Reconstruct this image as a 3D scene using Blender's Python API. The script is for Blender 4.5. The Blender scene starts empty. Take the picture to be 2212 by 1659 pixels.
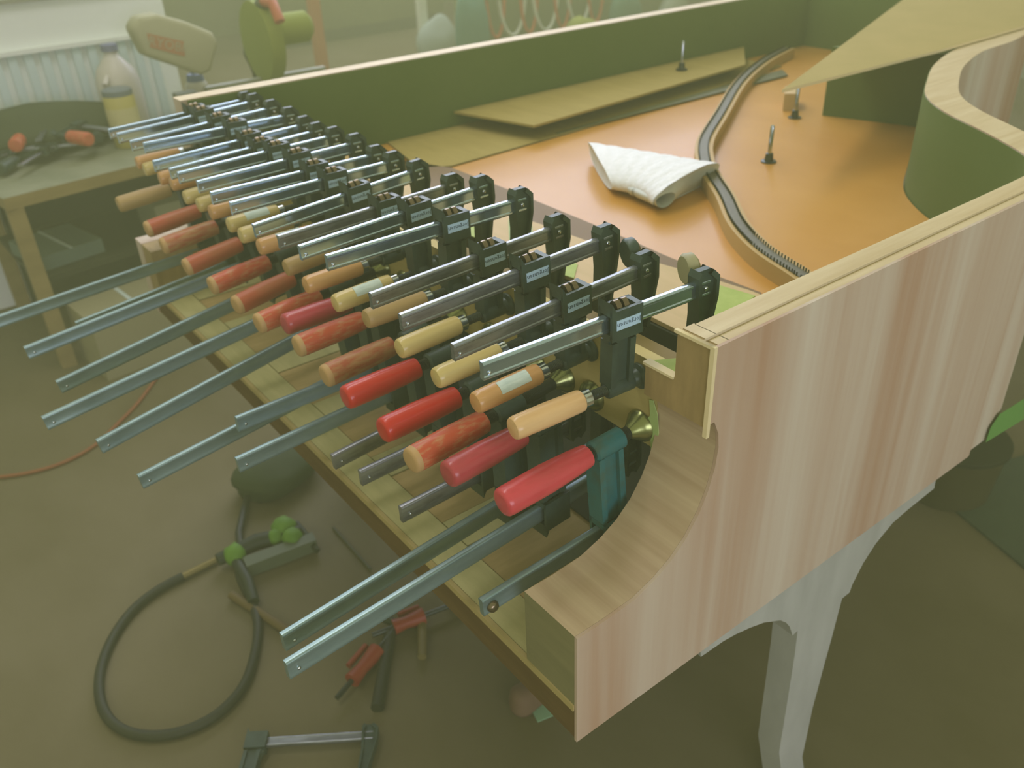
import bpy, bmesh, math, random
from mathutils import Vector, Matrix, Euler
random.seed(7)
S = bpy.context.scene
COL = S.collection
# ---------------------------------------------------------------- camera
CAMP = Vector((0.4804, -0.4222, 1.4948)); CAME = Euler((1.0207, 0.0367, 0.9165), 'XYZ')
FPX = 1872.157
cd = bpy.data.cameras.new('camera'); cam = bpy.data.objects.new('camera', cd); COL.objects.link(cam)
cam.location = CAMP; cam.rotation_euler = CAME
cd.sensor_fit = 'HORIZONTAL'; cd.sensor_width = 36; cd.lens = FPX/2212*36
cd.clip_start = .02; cd.clip_end = 60
cd.dof.use_dof = True; cd.dof.focus_distance = .98; cd.dof.aperture_fstop = 5.6
S.camera = cam
# ---------------------------------------------------------------- world, lights, exposure
w = bpy.data.worlds.new('world'); S.world = w; w.use_nodes = True
w.node_tree.nodes['Background'].inputs[0].default_value = (.66, .67, .37, 1)
w.node_tree.nodes['Background'].inputs[1].default_value = .74
def area(name, loc, aim, sx, sy, power, col):
    l = bpy.data.lights.new(name, 'AREA'); l.shape = 'RECTANGLE'; l.size = sx; l.size_y = sy
    l.energy = power; l.color = col
    o = bpy.data.objects.new(name, l); COL.objects.link(o); o.location = loc
    o.rotation_euler = (Vector(aim)-Vector(loc)).to_track_quat('-Z', 'Y').to_euler()
    return o
area('window_light_right', (3.7, -.9, 1.5), (0, .5, .9), 2.8, 1.5, 72, (.93, .95, 1))
area('window_light_back', (-4.7, 2.5, 3.4), (-.5, .2, 1), 5.0, 3.2, 235, (.88, .95, 1))
area('far_ceiling_lamp', (-6.2, 3.6, 3.6), (-6.6, 3.6, 0), 2.6, 1.2, 90, (1, .97, .85))
area('ceiling_lamp', (-1.6, .2, 3.6), (-1.2, .4, .6), 2.6, .5, 42, (1, .96, .85))
S.view_settings.view_transform = 'Standard'; S.view_settings.look = 'None'
S.view_settings.exposure = 0.0; S.view_settings.gamma = 1; S.view_settings.use_curve_mapping = False
S.display_settings.display_device = 'sRGB'
# ---------------------------------------------------------------- helpers
RM = CAME.to_matrix()
def at(px, py, ax, v):
    d = RM @ Vector((px-1106, -(py-829.5), -FPX)); i = 'xyz'.index(ax)
    return CAMP + d*((v-CAMP[i])/d[i])
class MB:
    def __init__(s): s.v = []; s.f = []
    def add(s, vs, fs):
        n = len(s.v); s.v += [tuple(p) for p in vs]; s.f += [tuple(i+n for i in f) for f in fs]; return s
    def box(s, x0, x1, y0, y1, z0, z1):
        return s.add([(x, y, z) for z in (z0, z1) for x, y in ((x0, y0), (x1, y0), (x1, y1), (x0, y1))],
              [(3, 2, 1, 0), (4, 5, 6, 7), (0, 1, 5, 4), (1, 2, 6, 5), (2, 3, 7, 6), (3, 0, 4, 7)])
    def prism(s, poly, a, b, ax):      # poly: 2D points; ax 'x' -> (y,z), 'y' -> (x,z), 'z' -> (x,y)
        def P(p, t): return {'x': (t, p[0], p[1]), 'y': (p[0], t, p[1]), 'z': (p[0], p[1], t)}[ax]
        n = len(poly)
        return s.add([P(p, a) for p in poly]+[P(p, b) for p in poly],
              [tuple(range(n))[::-1], tuple(range(n, 2*n))]+[(i, (i+1) % n, n+(i+1) % n, n+i) for i in range(n)])
    def lathe(s, prof, c, axis=(0, 1, 0), n=20):   # prof: (t along axis, radius)
        a = Vector(axis).normalized(); u = a.orthogonal().normalized(); v = a.cross(u); c = Vector(c)
        base = len(s.v)
        for t, r in prof:
            for k in range(n):
                th = 2*math.pi*k/n; s.v.append(tuple(c+a*t+(u*math.cos(th)+v*math.sin(th))*max(r, 1e-5)))
        for i in range(len(prof)-1):
            for k in range(n):
                k2 = (k+1) % n; s.f.append((base+i*n+k, base+i*n+k2, base+(i+1)*n+k2, base+(i+1)*n+k))
        s.f.append(tuple(base+k for k in range(n))[::-1]); s.f.append(tuple(base+(len(prof)-1)*n+k for k in range(n)))
        return s
    def tube(s, pts, r, n=10):
        pts = [Vector(p) for p in pts]; base = len(s.v); rr = r if hasattr(r, '__len__') else [r]*len(pts)
        up = Vector((0, 0, 1)); 
        for i, p in enumerate(pts):
            d = (pts[min(i+1, len(pts)-1)]-pts[max(i-1, 0)]).normalized()
            u = d.cross(up); u = (d.orthogonal() if u.length < 1e-3 else u).normalized(); v = d.cross(u)
            for k in range(n):
                th = 2*math.pi*k/n; s.v.append(tuple(p+(u*math.cos(th)+v*math.sin(th))*rr[i]))
        for i in range(len(pts)-1):
            for k in range(n):
                k2 = (k+1) % n; s.f.append((base+i*n+k, base+i*n+k2, base+(i+1)*n+k2, base+(i+1)*n+k))
        s.f.append(tuple(base+k for k in range(n))[::-1]); s.f.append(tuple(base+(len(pts)-1)*n+k for k in range(n)))
        return s
    def ribbon(s, A, B, z0, z1):       # wall between two plan curves A and B (same length)
        n = len(A); vs = []
        for z in (z0, z1):
            for C in (A, B): vs += [(p[0], p[1], z) for p in C]
        fs = []
        for i in range(n-1):
            fs += [(i, i+1, n+i+1, n+i), (2*n+i, 3*n+i, 3*n+i+1, 2*n+i+1), (i, 2*n+i, 2*n+i+1, i+1), (n+i, n+i+1, 3*n+i+1, 3*n+i)]
        fs += [(0, n, 3*n, 2*n), (n-1, 3*n-1, 4*n-1, 2*n-1)]
        return s.add(vs, fs)
    def mesh(s, name, mats, off=(0, 0, 0), smooth=35, bevel=0, mi=None):
        me = bpy.data.meshes.new(name); o = Vector(off)
        me.from_pydata([tuple(Vector(p)-o) for p in s.v], [], s.f)
        bm = bmesh.new(); bm.from_mesh(me)
        bmesh.ops.remove_doubles(bm, verts=bm.verts, dist=1e-6)
        bmesh.ops.recalc_face_normals(bm, faces=bm.faces)
        if bevel:
            es = [e for e in bm.edges if len(e.link_faces) == 2 and e.calc_face_angle(0) > .5]
            bmesh.ops.bevel(bm, geom=es, offset=bevel, segments=2, affect='EDGES', profile=.6)
        for f in bm.faces: f.smooth = smooth > 0
        if smooth:
            for e in bm.edges:
                if len(e.link_faces) == 2 and e.calc_face_angle(0) > math.radians(smooth): e.smooth = False
        if mi:
            for f in bm.faces: f.material_index = mi(f)
        bm.to_mesh(me); bm.free()
        for m in (mats if isinstance(mats, (list, tuple)) else [mats]): me.materials.append(m)
        return me
def link(name, me, parent=None):
    o = bpy.data.objects.new(name, me); COL.objects.link(o)
    if parent: o.parent = parent
    return o
def tag(o, label=None, cat=None, group=None, kind=None):
    if label: o['label'] = label
    if cat: o['category'] = cat
    if group: o['group'] = group
    if kind: o['kind'] = kind
    return o
def empty(name, loc, label=None, cat=None, group=None, rot=None):
    o = bpy.data.objects.new(name, None); COL.objects.link(o); o.empty_display_size = .05
    o.location = loc
    if rot: o.rotation_euler = rot
    return tag(o, label, cat, group)
def wloc(o):
    v = Vector((0, 0, 0))
    while o: v += Vector(o.location); o = o.parent
    return v
def part(name, mb, m, parent, **k):    # vertices given in world space; parent unrotated
    return link(name, mb.mesh(name, m, wloc(parent), **k), parent)
def solo(name, mb, m, base, label, cat, group=None, kind=None, **k):
    o = link(name, mb.mesh(name, m, base, **k)); o.location = base
    return tag(o, label, cat, group, kind)
# ---------------------------------------------------------------- materials
def lin(c): return tuple(((x/255)/12.92 if x/255 <= .04045 else (((x/255)+.055)/1.055)**2.4) for x in c)+(1,)
def mat(name, col, rough=.6, metal=0, col2=None, scale=(5, 5, 5), bump=0, detail=4, spec=.4, coat=0, lo=.35, hi=.65, kind='noise', trans=0):
    m = bpy.data.materials.new(name); m.use_nodes = True; nt = m.node_tree; N = nt.nodes; b = N['Principled BSDF']
    b.inputs['Roughness'].default_value = rough; b.inputs['Metallic'].default_value = metal
    b.inputs['Specular IOR Level'].default_value = spec; b.inputs['Coat Weight'].default_value = coat
    b.inputs['Coat Roughness'].default_value = .12
    if trans: b.inputs['Transmission Weight'].default_value = trans
    b.inputs['Base Color'].default_value = lin(col)
    if col2 or bump:
        tc = N.new('ShaderNodeTexCoord'); mp = N.new('ShaderNodeMapping'); mp.inputs['Scale'].default_value = scale
        nt.links.new(tc.outputs['Object'], mp.inputs['Vector'])
        tx = N.new('ShaderNodeTexNoise'); tx.inputs['Scale'].default_value = 1; tx.inputs['Detail'].default_value = detail
        tx.inputs['Roughness'].default_value = .6
        nt.links.new(mp.outputs['Vector'], tx.inputs['Vector'])
        if col2:
            r = N.new('ShaderNodeValToRGB'); r.color_ramp.elements[0].position = lo; r.color_ramp.elements[1].position = hi
            r.color_ramp.elements[0].color = lin(col); r.color_ramp.elements[1].color = lin(col2)
            nt.links.new(tx.outputs['Fac'], r.inputs['Fac']); nt.links.new(r.outputs['Color'], b.inputs['Base Color'])
        if bump:
            bp = N.new('ShaderNodeBump'); bp.inputs['Strength'].default_value = bump; bp.inputs['Distance'].default_value = .002
            nt.links.new(tx.outputs['Fac'], bp.inputs['Height']); nt.links.new(bp.outputs['Normal'], b.inputs['Normal'])
    return m
VENEER = mat('unfinished_mahogany_veneer', (174, 138, 112), .5, col2=(206, 196, 180), scale=(9, 9, .35), spec=.3, bump=.03, detail=5, lo=.3, hi=.66)
VENEER_FLAT = mat('mahogany_veneer_curved', (176, 152, 122), .5, col2=(198, 178, 146), scale=(2, 45, 45), spec=.35)
VENEER_END = mat('olive_brown_veneer', (150, 128, 86), .6, col2=(166, 142, 96), scale=(60, 60, 14), spec=.25)
FRONTWOOD = mat('arm_front_veneer', (122, 118, 82), .6, col2=(134, 128, 90), scale=(6, 40, 60), spec=.25)
MAPLE = mat('maple_ply_top', (212, 196, 158), .5, col2=(196, 176, 134), scale=(60, 4, 60), spec=.3)
EDGE = mat('cream_ply_edge', (224, 208, 164), .5)
BLACKIN = mat('painted_black_inner_rim', (84, 106, 48), .6, col2=(90, 110, 56), scale=(3, 3, 3), spec=.25)
SOUND = mat('varnished_spruce_soundboard', (194, 140, 58), .36, col2=(206, 154, 74), scale=(2.2, 3.5, 3), spec=.25, coat=.10)
BELLY = mat('brown_belly_rail', (118, 92, 48), .6)
KEYMAPLE = mat('cream_keybed_frame', (176, 172, 118), .6, col2=(190, 184, 128), scale=(10, 60, 10), spec=.25)
KEYPLANK = mat('tan_keybed_panel', (168, 146, 92), .6, col2=(186, 162, 108), scale=(60, 8, 8), spec=.25)
KEYEDGE = mat('dark_brown_keybed_edge', (104, 82, 46), .65, col2=(92, 70, 38), scale=(8, 8, 50), spec=.2)
BLOCK = mat('pale_maple_board', (168, 152, 94), .6, col2=(180, 166, 106), scale=(4, 40, 40), spec=.25)
BLOCKTOP = mat('bright_maple_edge', (222, 204, 142), .6)
SHELF = mat('maple_pin_shelf', (194, 170, 116), .55, col2=(206, 178, 128), scale=(4, 30, 30), spec=.25)
CARD = mat('tan_cardboard', (158, 142, 84), .85, col2=(166, 150, 90), scale=(8, 40, 8), spec=.1)
PANEL = mat('tan_fibreboard', (166, 152, 96), .8, col2=(172, 156, 100), scale=(8, 8, 8), spec=.15)
CARDEDGE = mat('cardboard_edge', (116, 110, 72), .9)
GRAPH = mat('graphite_bridge_top', (112, 110, 92), .5, col2=(98, 96, 80), scale=(120, 120, 20))
BRIDGEW = mat('pale_bridge_side', (190, 160, 100), .55)
CHROME = mat('bright_steel', (205, 212, 216), .16, 1)
BARST = mat('bar_steel', (192, 212, 230), .14, .93, col2=(174, 196, 214), scale=(30, 8, 30), bump=.03)
BARDK = mat('tarnished_bar_steel', (124, 128, 132), .3, .8, col2=(166, 172, 178), scale=(60, 14, 60), bump=.1)
BARZN = mat('zinc_bar_steel', (148, 172, 174), .34, .6, col2=(130, 154, 156), scale=(40, 14, 40))
IRON = mat('black_green_cast_iron', (50, 66, 58), .42, .2, col2=(62, 80, 70), scale=(40, 40, 40), spec=.5, bump=.08)
TEAL = mat('teal_enamel_cast_iron', (36, 104, 106), .38, .1, col2=(60, 88, 76), scale=(35, 35, 35), spec=.5, lo=.45, hi=.7)
SCREW = mat('black_oxide_screw', (70, 76, 70), .35, .8)
DISC = mat('bronzed_clutch_plate', (126, 112, 92), .25, .9)
LABELW_ = mat('grey_beige_plastic', (156, 152, 116), .5)
BRASS = mat('greenish_brass_pad', (142, 148, 96), .26, .9)
LABELB = mat('pale_blue_label', (176, 206, 226), .5)
LABELW = mat('white_paper_label', (212, 226, 214), .6, col2=(190, 208, 198), scale=(300, 60, 300))
INK = mat('dark_label_ink', (48, 70, 84), .6)
TAPE = mat('yellow_green_tape', (156, 178, 70), .6, col2=(172, 190, 90), scale=(30, 30, 30))
TAPEP = mat('pale_green_tape', (166, 190, 120), .6)
def handle_mat(name, c, c2=None, sc=(60, 18, 60), lo=.5, hi=.62, rough=.32, coat=.2):
    return mat(name, c, rough, 0, col2=c2, scale=sc, lo=lo, hi=hi, coat=coat)
H_TAN = [handle_mat('lacquered_beech_handle', (222, 184, 132), (208, 168, 114), (40, 5, 40), .4, .6),
         handle_mat('orange_beech_handle', (206, 158, 100), (196, 148, 90), (40, 5, 40), .4, .6),
         handle_mat('yellow_beech_handle', (206, 186, 120), (196, 174, 108), (40, 5, 40), .4, .6),
         handle_mat('dull_beech_handle', (176, 148, 96), (164, 136, 86), (40, 5, 40), .4, .6, .5, .05)]
H_RED = {'pink': handle_mat('rose_red_lacquer', (206, 66, 78), (198, 60, 72)),
         'rose': handle_mat('dusty_rose_lacquer', (178, 62, 72), (168, 58, 66)),
         'red': handle_mat('bright_red_lacquer', (196, 38, 32), (204, 54, 44), (30, 14, 30), .5, .8),
         'worn': handle_mat('worn_orange_red_paint', (190, 80, 52), (190, 128, 88), (190, 60, 190), .46, .66, .42, .05),
         'brown': handle_mat('mostly_worn_red_paint', (172, 84, 56), (176, 132, 86), (150, 50, 150), .36, .62, .45, .05),
         'orange': handle_mat('dull_orange_red_paint', (178, 86, 56), (168, 104, 68), (40, 14, 40), .5, .75, .45, .05)}
WORNEND = mat('bare_wood_handle_end', (186, 150, 100), .55)
# ---------------------------------------------------------------- room
def struct(name, mb, m, **k): return tag(link(name, mb.mesh(name, m, **k)), kind='structure')
FLOOR = mat('stained_workshop_floor', (116, 108, 80), .7, col2=(94, 86, 54), scale=(1.1, 1.6, 1), detail=6, spec=.2, lo=.3, hi=.7)
struct('floor', MB().box(-9, 3, -3, 9, -.05, 0), FLOOR)
WHITE = mat('white_painted_board', (232, 238, 228), .7)
WHITER = mat('blue_white_corrugated_sheet', (204, 222, 218), .6)
wl = struct('wall_left', MB().box(-3.42, -3.3, -3, .72, 0, 2.6), WHITE)
rb = MB()
for i in range(46):
    y = -1.9+i*.056
    rb.box(-3.3, -3.284, y, y+.03, .3, .93)
part('corrugated_sheet', rb, WHITER, wl); part('ledge', MB().box(-3.3, -3.27, -1.95, .7, .93, .945), WHITE, wl)
part('batten', MB().box(-3.3, -3.28, -1.95, .72, 1.10, 1.115), mat('pale_batten', (150, 152, 134), .7), wl)
struct('wall_back', MB().box(-9, -8.85, -3, 9, 0, 3.2), mat('olive_back_wall', (120, 126, 84), .85, col2=(104, 112, 66), scale=(1, 1, 1)))
struct('wall_tail', MB().box(-9, 3, 8.9, 9, 0, 3.2), mat('olive_end_wall', (112, 118, 78), .85))
hz = bpy.data.materials.new('lens_veil_haze'); hz.use_nodes = True  # added scattering volume, stands in for the veil of lens fog
for n_ in list(hz.node_tree.nodes):
    if n_.type != 'OUTPUT_MATERIAL': hz.node_tree.nodes.remove(n_)
vs_ = hz.node_tree.nodes.new('ShaderNodeVolumeScatter'); vs_.inputs['Color'].default_value = (.88, .95, .46, 1); vs_.inputs['Density'].default_value = .078; vs_.inputs['Anisotropy'].default_value = 0
hz.node_tree.links.new(vs_.outputs[0], [n_ for n_ in hz.node_tree.nodes if n_.type == 'OUTPUT_MATERIAL'][0].inputs['Volume'])
hb_ = link('haze', MB().box(-8.8, 2.9, -2.9, 8.8, .0, 3.9).mesh('haze', hz, smooth=0)); tag(hb_, 'thin pale haze volume standing in for a fogged lens', 'haze', kind='stuff')
# ---------------------------------------------------------------- piano case
PIANO = empty('piano_case', (-.76, 1.1, 0), 'unfinished grand piano case, mahogany veneer outside, black inside, open top', 'piano')
P = PIANO
curve = [(0, .786), (.04, .786), (.083, .789), (.115, .800), (.140, .814), (.162, .834), (.180, .860), (.192, .887), (.199, .914), (.2015, .940), (.1985, .960), (.190, .978)]
side = [(0, .615)]+curve+[(.183, .978), (.183, 1.07), (.86, 1.07), (.86, .615)]
part('side_veneer', MB().prism(side, -.004, 0, 'x'), VENEER, P)
blk = [(.0, .675)]+curve+[(.30, .978), (.30, .675)]
part('arm_block', MB().prism(blk, -.090, -.0042, 'x'), [VENEER_FLAT, FRONTWOOD], P, mi=lambda f: 1 if f.normal.y < -.95 and f.calc_center_median().z < (.79) else 0)
part('arm_end_face', MB().prism([(-.0042, .972), (-.0042, 1.068), (-.051, 1.068), (-.051, 1.011), (-.094, 1.011), (-.094, .972)], .181, .1895, 'y'), VENEER_END, P)
part('edge_banding', MB().box(-.0052, .0005, .1785, .1832, .962, 1.071).box(-.054, -.0052, .1785, .1832, 1.0675, 1.071).box(-.097, -.052, .1795, .1900, 1.0105, 1.0135), EDGE, P)
# rim: straight treble side, then the S-curved bentside and tail
inner = [(-.05, .205), (-.05, .86), (-.062, .94), (-.10, 1.00), (-.20, 1.075), (-.315, 1.15), (-.40, 1.235), (-.465, 1.35), (-.535, 1.50), (-.585, 1.68), (-.597, 1.86), (-.66, 2.04), (-.82, 2.20), (-1.1, 2.31), (-1.46, 2.33)]
outer = [(-.004, .205), (-.004, .86), (-.012, .965), (-.055, 1.045), (-.165, 1.125), (-.275, 1.20), (-.352, 1.275), (-.412, 1.375), (-.480, 1.52), (-.528, 1.69), (-.540, 1.86), (-.60, 2.07), (-.78, 2.25), (-1.08, 2.37), (-1.51, 2.39)]
def smooth_curve(pts, n=5):
    out = []
    for i in range(len(pts)-1):
        p0 = Vector(pts[max(i-1, 0)]); p1 = Vector(pts[i]); p2 = Vector(pts[i+1]); p3 = Vector(pts[min(i+2, len(pts)-1)])
        for k in range(n):
            t = k/n; out.append(.5*((2*p1)+(p2-p0)*t+(2*p0-5*p1+4*p2-p3)*t*t+(-p0+3*p1-3*p2+p3)*t**3))
    out.append(Vector(pts[-1])); return out
IN = smooth_curve(inner); OUT = smooth_curve(outer)
def lerp2(A, B, t): return [a+(b-a)*t for a, b in zip(A, B)]
part('rim', MB().ribbon(IN, OUT, .62, 1.069), [VENEER, MAPLE, BLACKIN], P,
     mi=lambda f: 1 if f.normal.z > .9 else (0 if f.calc_center_median().to_2d().length < 0 else 0))
part('inner_rim_face', MB().ribbon(lerp2(IN, OUT, -.03), lerp2(IN, OUT, .02), .64, 1.0665), BLACKIN, P)
part('veneer_line', MB().ribbon([Vector((-.020, .184)), Vector((-.020, .86))], [Vector((-.017, .184)), Vector((-.017, .86))], 1.066, 1.0702), mat('glue_line', (168, 150, 112), .6), P)
part('rim_top_strip', MB().box(-.052, -.0042, .1898, .206, .98, 1.069), MAPLE, P)
# straight bass side
part('bass_side', MB().box(-1.51, -1.464, .155, 2.36, .62, 1.069), [VENEER, MAPLE], P, mi=lambda f: 1 if f.normal.z > .9 else 0)
part('bass_inner_face', MB().box(-1.4642, -1.46, .17, 2.34, .64, 1.0665), BLACKIN, P)
part('bass_arm_block', MB().prism([(y, z) for y, z in blk], -1.462, -1.40, 'x'), VENEER_END, P)
part('bass_side_lower', MB().prism([(0, .615)]+curve+[(.20, .978), (.20, .615)], -1.51, -1.464, 'x'), VENEER, P)
# keybed
kb = part('keybed', MB().box(-1.462, -.0042, .0, .64, .62, .668), KEYEDGE, P)
part('front_lipping', MB().box(-1.462, -.0045, -.002, .0045, .666, .6755), mat('cream_lipping', (172, 154, 98), .6), kb)
part('front_rail', MB().box(-1.462, -.090, .0055, .058, .667, .6745), KEYMAPLE, kb)
xk = -.092; k = 0
while xk > -1.40:
    part('cross_rail', MB().box(xk-.062, xk, .060, .50, .667, .6742), KEYMAPLE, kb)
    part('panel', MB().box(xk-.206, xk-.0645, .060, .50, .667, .6725), KEYPLANK, kb); xk -= .208
# pin block board held by the clamps
part('glue_board', MB().box(-1.40, -.0905, .200, .216, .889, 1.003), [BLOCK, BLOCKTOP], P, mi=lambda f: 1 if f.normal.z > .9 else 0)
part('pin_block', MB().box(-1.40, -.0905, .2165, .250, .889, .992), mat('olive_brown_laminate', (144, 124, 72), .65), P)
part('pin_shelf', MB().prism([(-1.458, .434), (-.40, .426), (-.052, .418), (-.052, .606)]+[(p.x, p.y) for p in [at(*q, 'z', .900) for q in ((1620, 627), (1500, 590), (1400, 562), (1290, 528), (1165, 483), (1040, 442), (905, 396))]]+[(-1.458, .50)], .893, .900, 'z'), SHELF, P)
CAV_SHADE = mat('cavity_shade_black', (36, 42, 24), .8)  # darkness of the void behind the pin block, painted into the colour
part('cavity_shade_back', MB().box(-1.455, -.056,   .418, .422, .676, .8925), CAV_SHADE, P)
part('cavity_shade_floor', MB().box(-1.455, -.092,   .222, .417, .6745, .678), CAV_SHADE, P)  # dark sheet over the keybed for the shade in the void
bel = [at(*q, 'z', .884) for q in ((860, 400), (1040, 465), (1165, 508), (1290, 553), (1400, 592), (1500, 620), (1645, 655))]
belb = [at(*q, 'z', .884) for q in ((905, 352), (975, 362), (1100, 410), (1300, 492), (1450, 557), (1560, 600), (1645, 632))]
part('belly_rail', MB().prism([(p.x, p.y) for p in bel]+[(p.x, p.y) for p in belb[::-1]], .872, .884, 'z'), BELLY, P)
part('belly_rail_core', MB().box(-1.455, -.055, .55, .63, .75, .867), BELLY, P)
# soundboard
sb = [(-1.459, .61), (-1.30, .612), (-.28, .640), (-.052, .640)]+[(p.x-.004 if p.x > -.6 else p.x-.004, p.y-.002) for p in IN[8:]]
part('soundboard', MB().prism(sb, .870, .880, 'z'), SOUND, P)
bl = [(-.155, .640), (-.21, .655), (-.27, .677), (-.369, .712), (-.475, .775), (-.585, .868), (-.70, .955), (-.775, 1.02), (-.875, 1.134), (-1.0, 1.33), (-1.195, 1.64), (-1.326, 1.91), (-1.40, 2.13)]
bc = smooth_curve(bl, 6)
def offs(C, d):
    out = []
    for i, p in enumerate(C):
        t = (C[min(i+1, len(C)-1)]-C[max(i-1, 0)]).normalized(); out.append(Vector((p.x+t.y*d, p.y-t.x*d)))
    return out
br = part('bridge', MB().ribbon(bc, offs(bc, .040), .8785, .9095), BRIDGEW, P)
part('graphite_top', MB().ribbon(offs(bc, .009), offs(bc, .029), .909, .9108), GRAPH, br)
pins = MB()
for off in (.0085, .0295):
    C = offs(bc, off)
    for i in range(len(C)-1):
        L = (C[i+1]-C[i]).length; n = max(1, int(L/.0065))
        for j in range(n):
            q = C[i].lerp(C[i+1], j/n); pins.box(q.x-.0009, q.x+.0009, q.y-.0009, q.y+.0009, .909, .9165)
tag(part('bridge_pins', pins, SCREW, br), kind='stuff')
for (x, y, z0, h) in ((-.709, 1.19, .88, .082), (-.897, 1.532, .88, .078), (-1.36, 1.60, .925, .082)):
    b = part('nose_bolt', MB().lathe([(0, .0045), (h-.003, .0045), (h, .003)], (x, y, z0), (0, 0, 1), 12), CHROME, P, smooth=50)
    part('bolt_collar', MB().lathe([(0, .017), (.003, .017), (.004, .010), (.02, .008), (.021, .0046)], (x, y, z0), (0, 0, 1), 16), SCREW, b, smooth=50)
part('shadow_block', MB().prism([(-.862, 1.60), (-.60, 1.68), (-.60, 1.70), (-.858, 1.62)], .8802, 1.05, 'z'), BLACKIN, P)  # stands in for a dark shadow and reflection patch on the soundboard
part('pale_block', MB().prism([(p.x, p.y) for p in (at(1690, 240, 'z', .88), at(1722, 240, 'z', .88), at(1722, 222, 'z', .88), at(1692, 222, 'z', .88))], .8801, .925, 'z'), SHELF, P)
# leg with scrolled bracket
lpx = [(1512, 1401), (1514, 1419), (1563, 1385), (1590, 1370), (1618, 1357), (1650, 1345), (1686, 1340), (1698, 1345), (1706, 1354), (1712, 1373), (1723, 1362), (1716, 1420), (1700, 1520), (1683, 1625), None, (1733, 1635), (1755, 1531), (1778, 1445), (1796, 1380), (1819, 1293), (1835, 1280), (1842, 1261), (1865, 1216), (1892, 1174), (1929, 1129), (1961, 1101), (2018, 1055), (2020, 1040)]
lp = []
for q_ in lpx:
    if q_ is None: lp += [(.510, 0), (.572, 0)]
    else:
        p_ = at(*q_, 'x', -.006); lp.append((p_.y, min(p_.z, .6148)))
lp[0] = (lp[0][0], .6148); lp[-1] = (lp[-1][0], .6148)
part('leg', MB().prism([p for p in lp], -.050, -.006, 'x'), mat('grey_primed_wood', (176, 178, 172), .6, col2=(164, 166, 160), scale=(20, 20, 6), spec=.3), P)
part('leg', MB().prism([(-1.42, .615), (-1.42, 0), (-1.35, 0), (-1.33, .615)], .40, .46, 'y'), VENEER_END, P)
# tape on the case
def tapepoly(pts, z, m=TAPE, t=.0012):
    q = [at(*p, 'z', z) for p in pts]
    part('tape_strip', MB().prism([(p.x, p.y) for p in q], z, z+t, 'z'), m, P)
tapepoly(((1538, 612), (1570, 622), (1632, 640), (1570, 690), (1520, 700)), .9003)
tapepoly(((1215, 560), (1248, 572), (1240, 602), (1208, 592)), .9003)
tapepoly(((1022, 462), (1062, 475), (1060, 528), (1012, 508)), .9003)
tapepoly(((1098, 475), (1150, 488), (1150, 505), (1100, 520)), .9003, TAPEP)
tapepoly(((900, 396), (925, 402), (922, 440), (898, 430)), .9003, TAPEP)
tapepoly(((1310, 545), (1330, 552), (1324, 580), (1300, 572)), .9003, TAPEP)
part('tape_strip', MB().prism([(-.108, .1915), (-.053, .1915), (-.053, .262), (-.066, .262)], 1.0035, 1.0045, 'z'), TAPE, P)
q = [at(*p, 'y', .1992) for p in ((1409, 866), (1417, 868), (1427, 900), (1429, 940), (1420, 985), (1413, 985), (1411, 930), (1406, 905), (1411, 900))]
part('tape_strip', MB().prism([(p.x-.004, p.z) for p in q], .1982, .1992, 'y'), TAPEP, P)
q = [at(*p, 'x', .001) for p in ((2140, 925), (2160, 895), (2212, 862), (2212, 905), (2130, 955))]
part('tape_strip', MB().prism([(p.y, p.z) for p in q], .0003, .0013, 'x'), mat('grass_green_tape', (96, 150, 72), .6), P)
# ---------------------------------------------------------------- sheets and paper on the soundboard
c1 = [at(*p, 'z', .884) for p in ((905, 362), (975, 358), (1240, 283), (1500, 205))]
solo('cardboard_sheet', MB().prism([(-1.458, .64)]+[(p.x, p.y) for p in c1[0:]]+[(-1.30, 2.0), (-1.457, 2.0)], .8802, .884, 'z'), [CARD, CARDEDGE], (-1.35, 1.2, .8802),
     'flat tan cardboard sheet lying on the soundboard along the black bass side', 'cardboard', mi=lambda f: 0 if f.normal.z > .9 else 1)
cv = [(-1.457, .845, .917), (-1.200, .908, .917), (-1.277, 1.79, .917), (-1.457, 2.0, .917)]
q = MB(); n = len(cv)
q.add([(a, b, c+.006) for a, b, c in cv]+[(a, b, c) for a, b, c in cv], [tuple(range(n)), tuple(range(n, 2*n))[::-1]]+[(i, (i+1) % n, n+(i+1) % n, n+i) for i in range(n)])
cb = empty('tan_board', (-1.35, 1.3, .884), 'upper tan board propped above the flat sheet, its pointed corner toward the paper roll', 'board')
part('sheet', q, CARD, cb)
part('spacer', MB().box(-1.45, -1.415, .95, 1.9, .8842, .9155), CARDEDGE, cb)
solo('shade_strip', MB().prism([(-1.215, .99), (-1.205, .99), (-1.20, 1.90), (-1.26, 1.95)], .8842, .886, 'z'), mat('strip_shade_grey', (100, 104, 72), .4), (-1.28, 1.4, .8842),  # grey strip, widened and darkened for the shadow band under the tan board
     'grey strip by the flat cardboard sheet, darkened for the shade beneath the board', 'strip')
pn = [(-.602, 1.061), (-.585, 1.60), (-.592, 2.05), (-.62, 2.95), (-1.34, 2.95)]
solo('fibreboard_panel', MB().prism(pn, 1.0705, 1.0765, 'z'), [PANEL, EDGE], (-.8, 1.9, 1.0705), 'large tan fibreboard panel lying across the curved tail rim', 'panel', mi=lambda f: 0 if abs(f.normal.z) > .9 else 1)
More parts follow.
